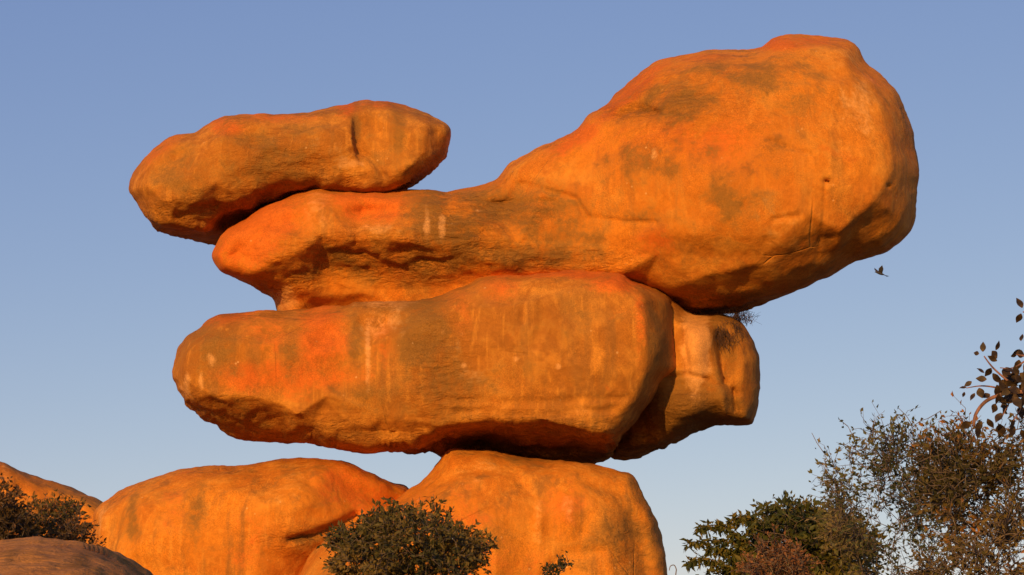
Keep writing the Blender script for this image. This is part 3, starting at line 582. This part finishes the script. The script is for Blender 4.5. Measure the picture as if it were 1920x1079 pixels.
LS = [(1843,660,-90,17),(1836,664,200,10),(1812,727,180,12),(1808,735,100,10),(1822,716,150,15),(1828,738,130,15),(1836,728,80,18),(1858,690,120,18),(1862,700,60,22),(1850,712,190,18),(1870,672,240,18),(1885,690,30,20),(1895,668,330,22),(1905,662,10,18),(1880,712,100,20),(1868,722,70,24),(1872,738,95,20),(1890,700,60,22),(1900,706,20,24),(1905,690,80,20),(1912,700,45,22),(1910,722,30,20),(1885,756,100,20),(1866,758,110,18),(1900,745,60,22),(1912,760,80,24),(1878,775,130,20),(1900,785,100,22),(1916,578,250,20),(1914,588,110,18),(1920,690,90,24),(1895,730,150,20),(1918,740,90,24),(1856,740,160,16),(1845,700,220,14),(1862,678,290,12),(1915,640,280,14),(1840,790,120,22),(1832,800,80,20),(1852,785,60,20),(1875,795,80,22),(1820,792,150,20),(1902,800,120,22),(1916,805,70,24)]
LS += [(random.gauss(1897, 16), random.gauss(722, 26), random.uniform(0, 360), random.uniform(14, 24)) for _ in range(34)]
for k, (x, y, a, s) in enumerate(LS):
    lo = bpy.data.objects.new('leaf', blm); COL.objects.link(lo); lo.parent = near
    p = P(x, y, bY+random.uniform(-.12, .12))-near_base; sz = s*TX*bY*1.12; lo.location = p; lo.scale = (sz, sz*random.uniform(.85, 1.25), sz)
    ar = math.radians(a); dx = Vector((math.cos(ar), random.uniform(-.5, .5), -math.sin(ar))).normalized(); nn = Vector((random.uniform(-1.4, 1.4), -1, random.uniform(-1.4, 1.4))); sd_ = nn.cross(dx).normalized(); nn = dx.cross(sd_)
    lo.rotation_euler = Matrix((dx, sd_, nn)).transposed().to_euler()

# dry twigs on the shoulder of the slab
def tuft(name, label, cx, cy, Y, n, h, col, spread, lean=0.0, ncl=3):
    base = P(cx, cy, Y); root = empty(name, base.tolist()); tag(root, label, 'plant'); parts = []
    for i in range(n):
        a = rng.normal(0, spread); q0 = np.array([rng.normal(0, .10), rng.normal(0, .06), rng.normal(0, .04)]); hh = h*rng.uniform(.5, 1.1); e = q0+np.array([math.sin(a+lean)*hh, rng.normal(0, .08)-.05, math.cos(a+lean)*hh])
        m_ = (q0+e)/2+rng.normal(0, .02, 3); parts.append(tube_chain([q0, m_, e], [.004, .003, .0015], 3))
        for _ in range(ncl):
            t = rng.uniform(.4, .95); s_ = q0*(1-t)+e*t; parts.append(tube_chain([s_, s_+rng.normal(0, .03, 3), s_+rng.normal(0, .05, 3)], [.0025, .002, .001], 3))
    c_, f_ = merge(parts); mesh_obj('twigs', c_, f_, col, root); tag(root.children[0], kind='stuff')
    return root
TW = bark_material('dry_twig', (.06, .03, .018), (.12, .055, .03))
tuft('dry_tuft', 'wispy dark tuft of dry twigs on top of the slab shoulder under the overhang', 1378, 606, 25.45, 90, .16, TW, .5, .1)
def hanging(cx, cy, Y):
    base = P(cx, cy, Y); root = empty('dry_vine', base.tolist()); tag(root, 'red brown dry vine clinging to the right shoulder of the long slab', 'plant'); parts = []
    for i in range(130):
        x0 = rng.uniform(-26, 26); p = [(cx+x0, cy+rng.uniform(-12, 12))]
        for k in range(4): p.append((p[-1][0]+rng.normal(0, 6), p[-1][1]+rng.uniform(2, 16)))
        p = np.array(p); q = P(p[:, 0], p[:, 1], Y+rng.normal(0, .05)-np.linspace(0, .22, 5))-base; parts.append(tube_chain(q, np.linspace(.004, .0015, 5), 3))
    c_, f_ = merge(parts); mesh_obj('twigs', c_, f_, TW, root); tag(root.children[0], kind='stuff')
hanging(1362, 612, 25.0)

# little hooked dead stem right of the pedestal
hb = np.array(ground_under(1264, 19)); c_, f_ = chain([(1266,1330),(1266,1120),(1267,1079),(1268,1068),(1264,1060),(1257,1062),(1255,1070)], .007, .004, 5, 19); hs_ = mesh_obj('dead_stem', c_, f_, BARK, origin=hb); tag(hs_, 'small hooked dead stem beside the right foot of the pedestal boulder', 'plant')

# bird
def bird():
    c = P(1650, 513, 20.0); root = empty('flying_bird', c.tolist()); tag(root, 'tiny dark bird flying below the right end of the club-shaped boulder', 'bird')
    mb, ntb, bsb = new_mat('dark_feather'); b = NB(ntb); pos = b.n('ShaderNodeNewGeometry').outputs['Position']; b.link(b.mix(b.noise(pos, 60), (.02, .02, .022), (.07, .06, .05)), bsb.inputs['Base Color']); bsb.inputs['Roughness'].default_value = .7
    s = .055
    u = np.array([(-1.1, 0, .15), (-.9, 0, .2), (-.6, 0, .12), (0, 0, 0), (.5, 0, -.12), (.9, 0, -.2), (1.3, 0, -.3)])*s; c_, f_ = tube_chain(u, np.array([.02, .17, .2, .28, .22, .1, .03])*s, 8); mesh_obj('body', c_, f_, mb, root)
    hd = [(-1.1, 0, .16), (-1.0, 0, .19), (-.82, 0, .2), (-.66, 0, .17)]; c_, f_ = tube_chain(np.array(hd)*s, np.array([.07, .16, .18, .12])*s, 8); ho = mesh_obj('head', c_, f_, mb, root)
    bk = tube_chain(np.array([(-1.12, 0, .16), (-1.35, 0, .11)])*s, np.array([.05, .01])*s, 5); mesh_obj('beak', bk[0], bk[1], mb, ho)
    for sg in (-1, 1):
        w_ = np.array([(-.45, .1*sg, .1), (-.75, .7*sg, .8), (-.35, 1.3*sg, 1.35), (.2, .9*sg, .75), (.45, .1*sg, .0)])*s
        lo_ = w_-np.array([0, 0, .05*s]); f = [(0, 1, 2, 3, 4), (9, 8, 7, 6, 5)]+[(i, i+5, (i+1) % 5+5, (i+1) % 5) for i in range(5)]
        mesh_obj('wing', np.concatenate([w_, lo_]), f, mb, root, smooth=False)
    t_ = np.array([(1.1, -.06, -.25), (1.9, -.32, -.42), (1.75, 0, -.4), (1.9, .32, -.42), (1.1, .06, -.25)])*s; mesh_obj('tail', np.concatenate([t_, t_-np.array([0, 0, .04*s])]), [(0, 1, 2, 3, 4), (9, 8, 7, 6, 5)]+[(i, i+5, (i+1) % 5+5, (i+1) % 5) for i in range(5)], mb, root, smooth=False)
    root.rotation_euler = (0, 0, math.radians(25))
bird()
bpy.context.view_layer.update()
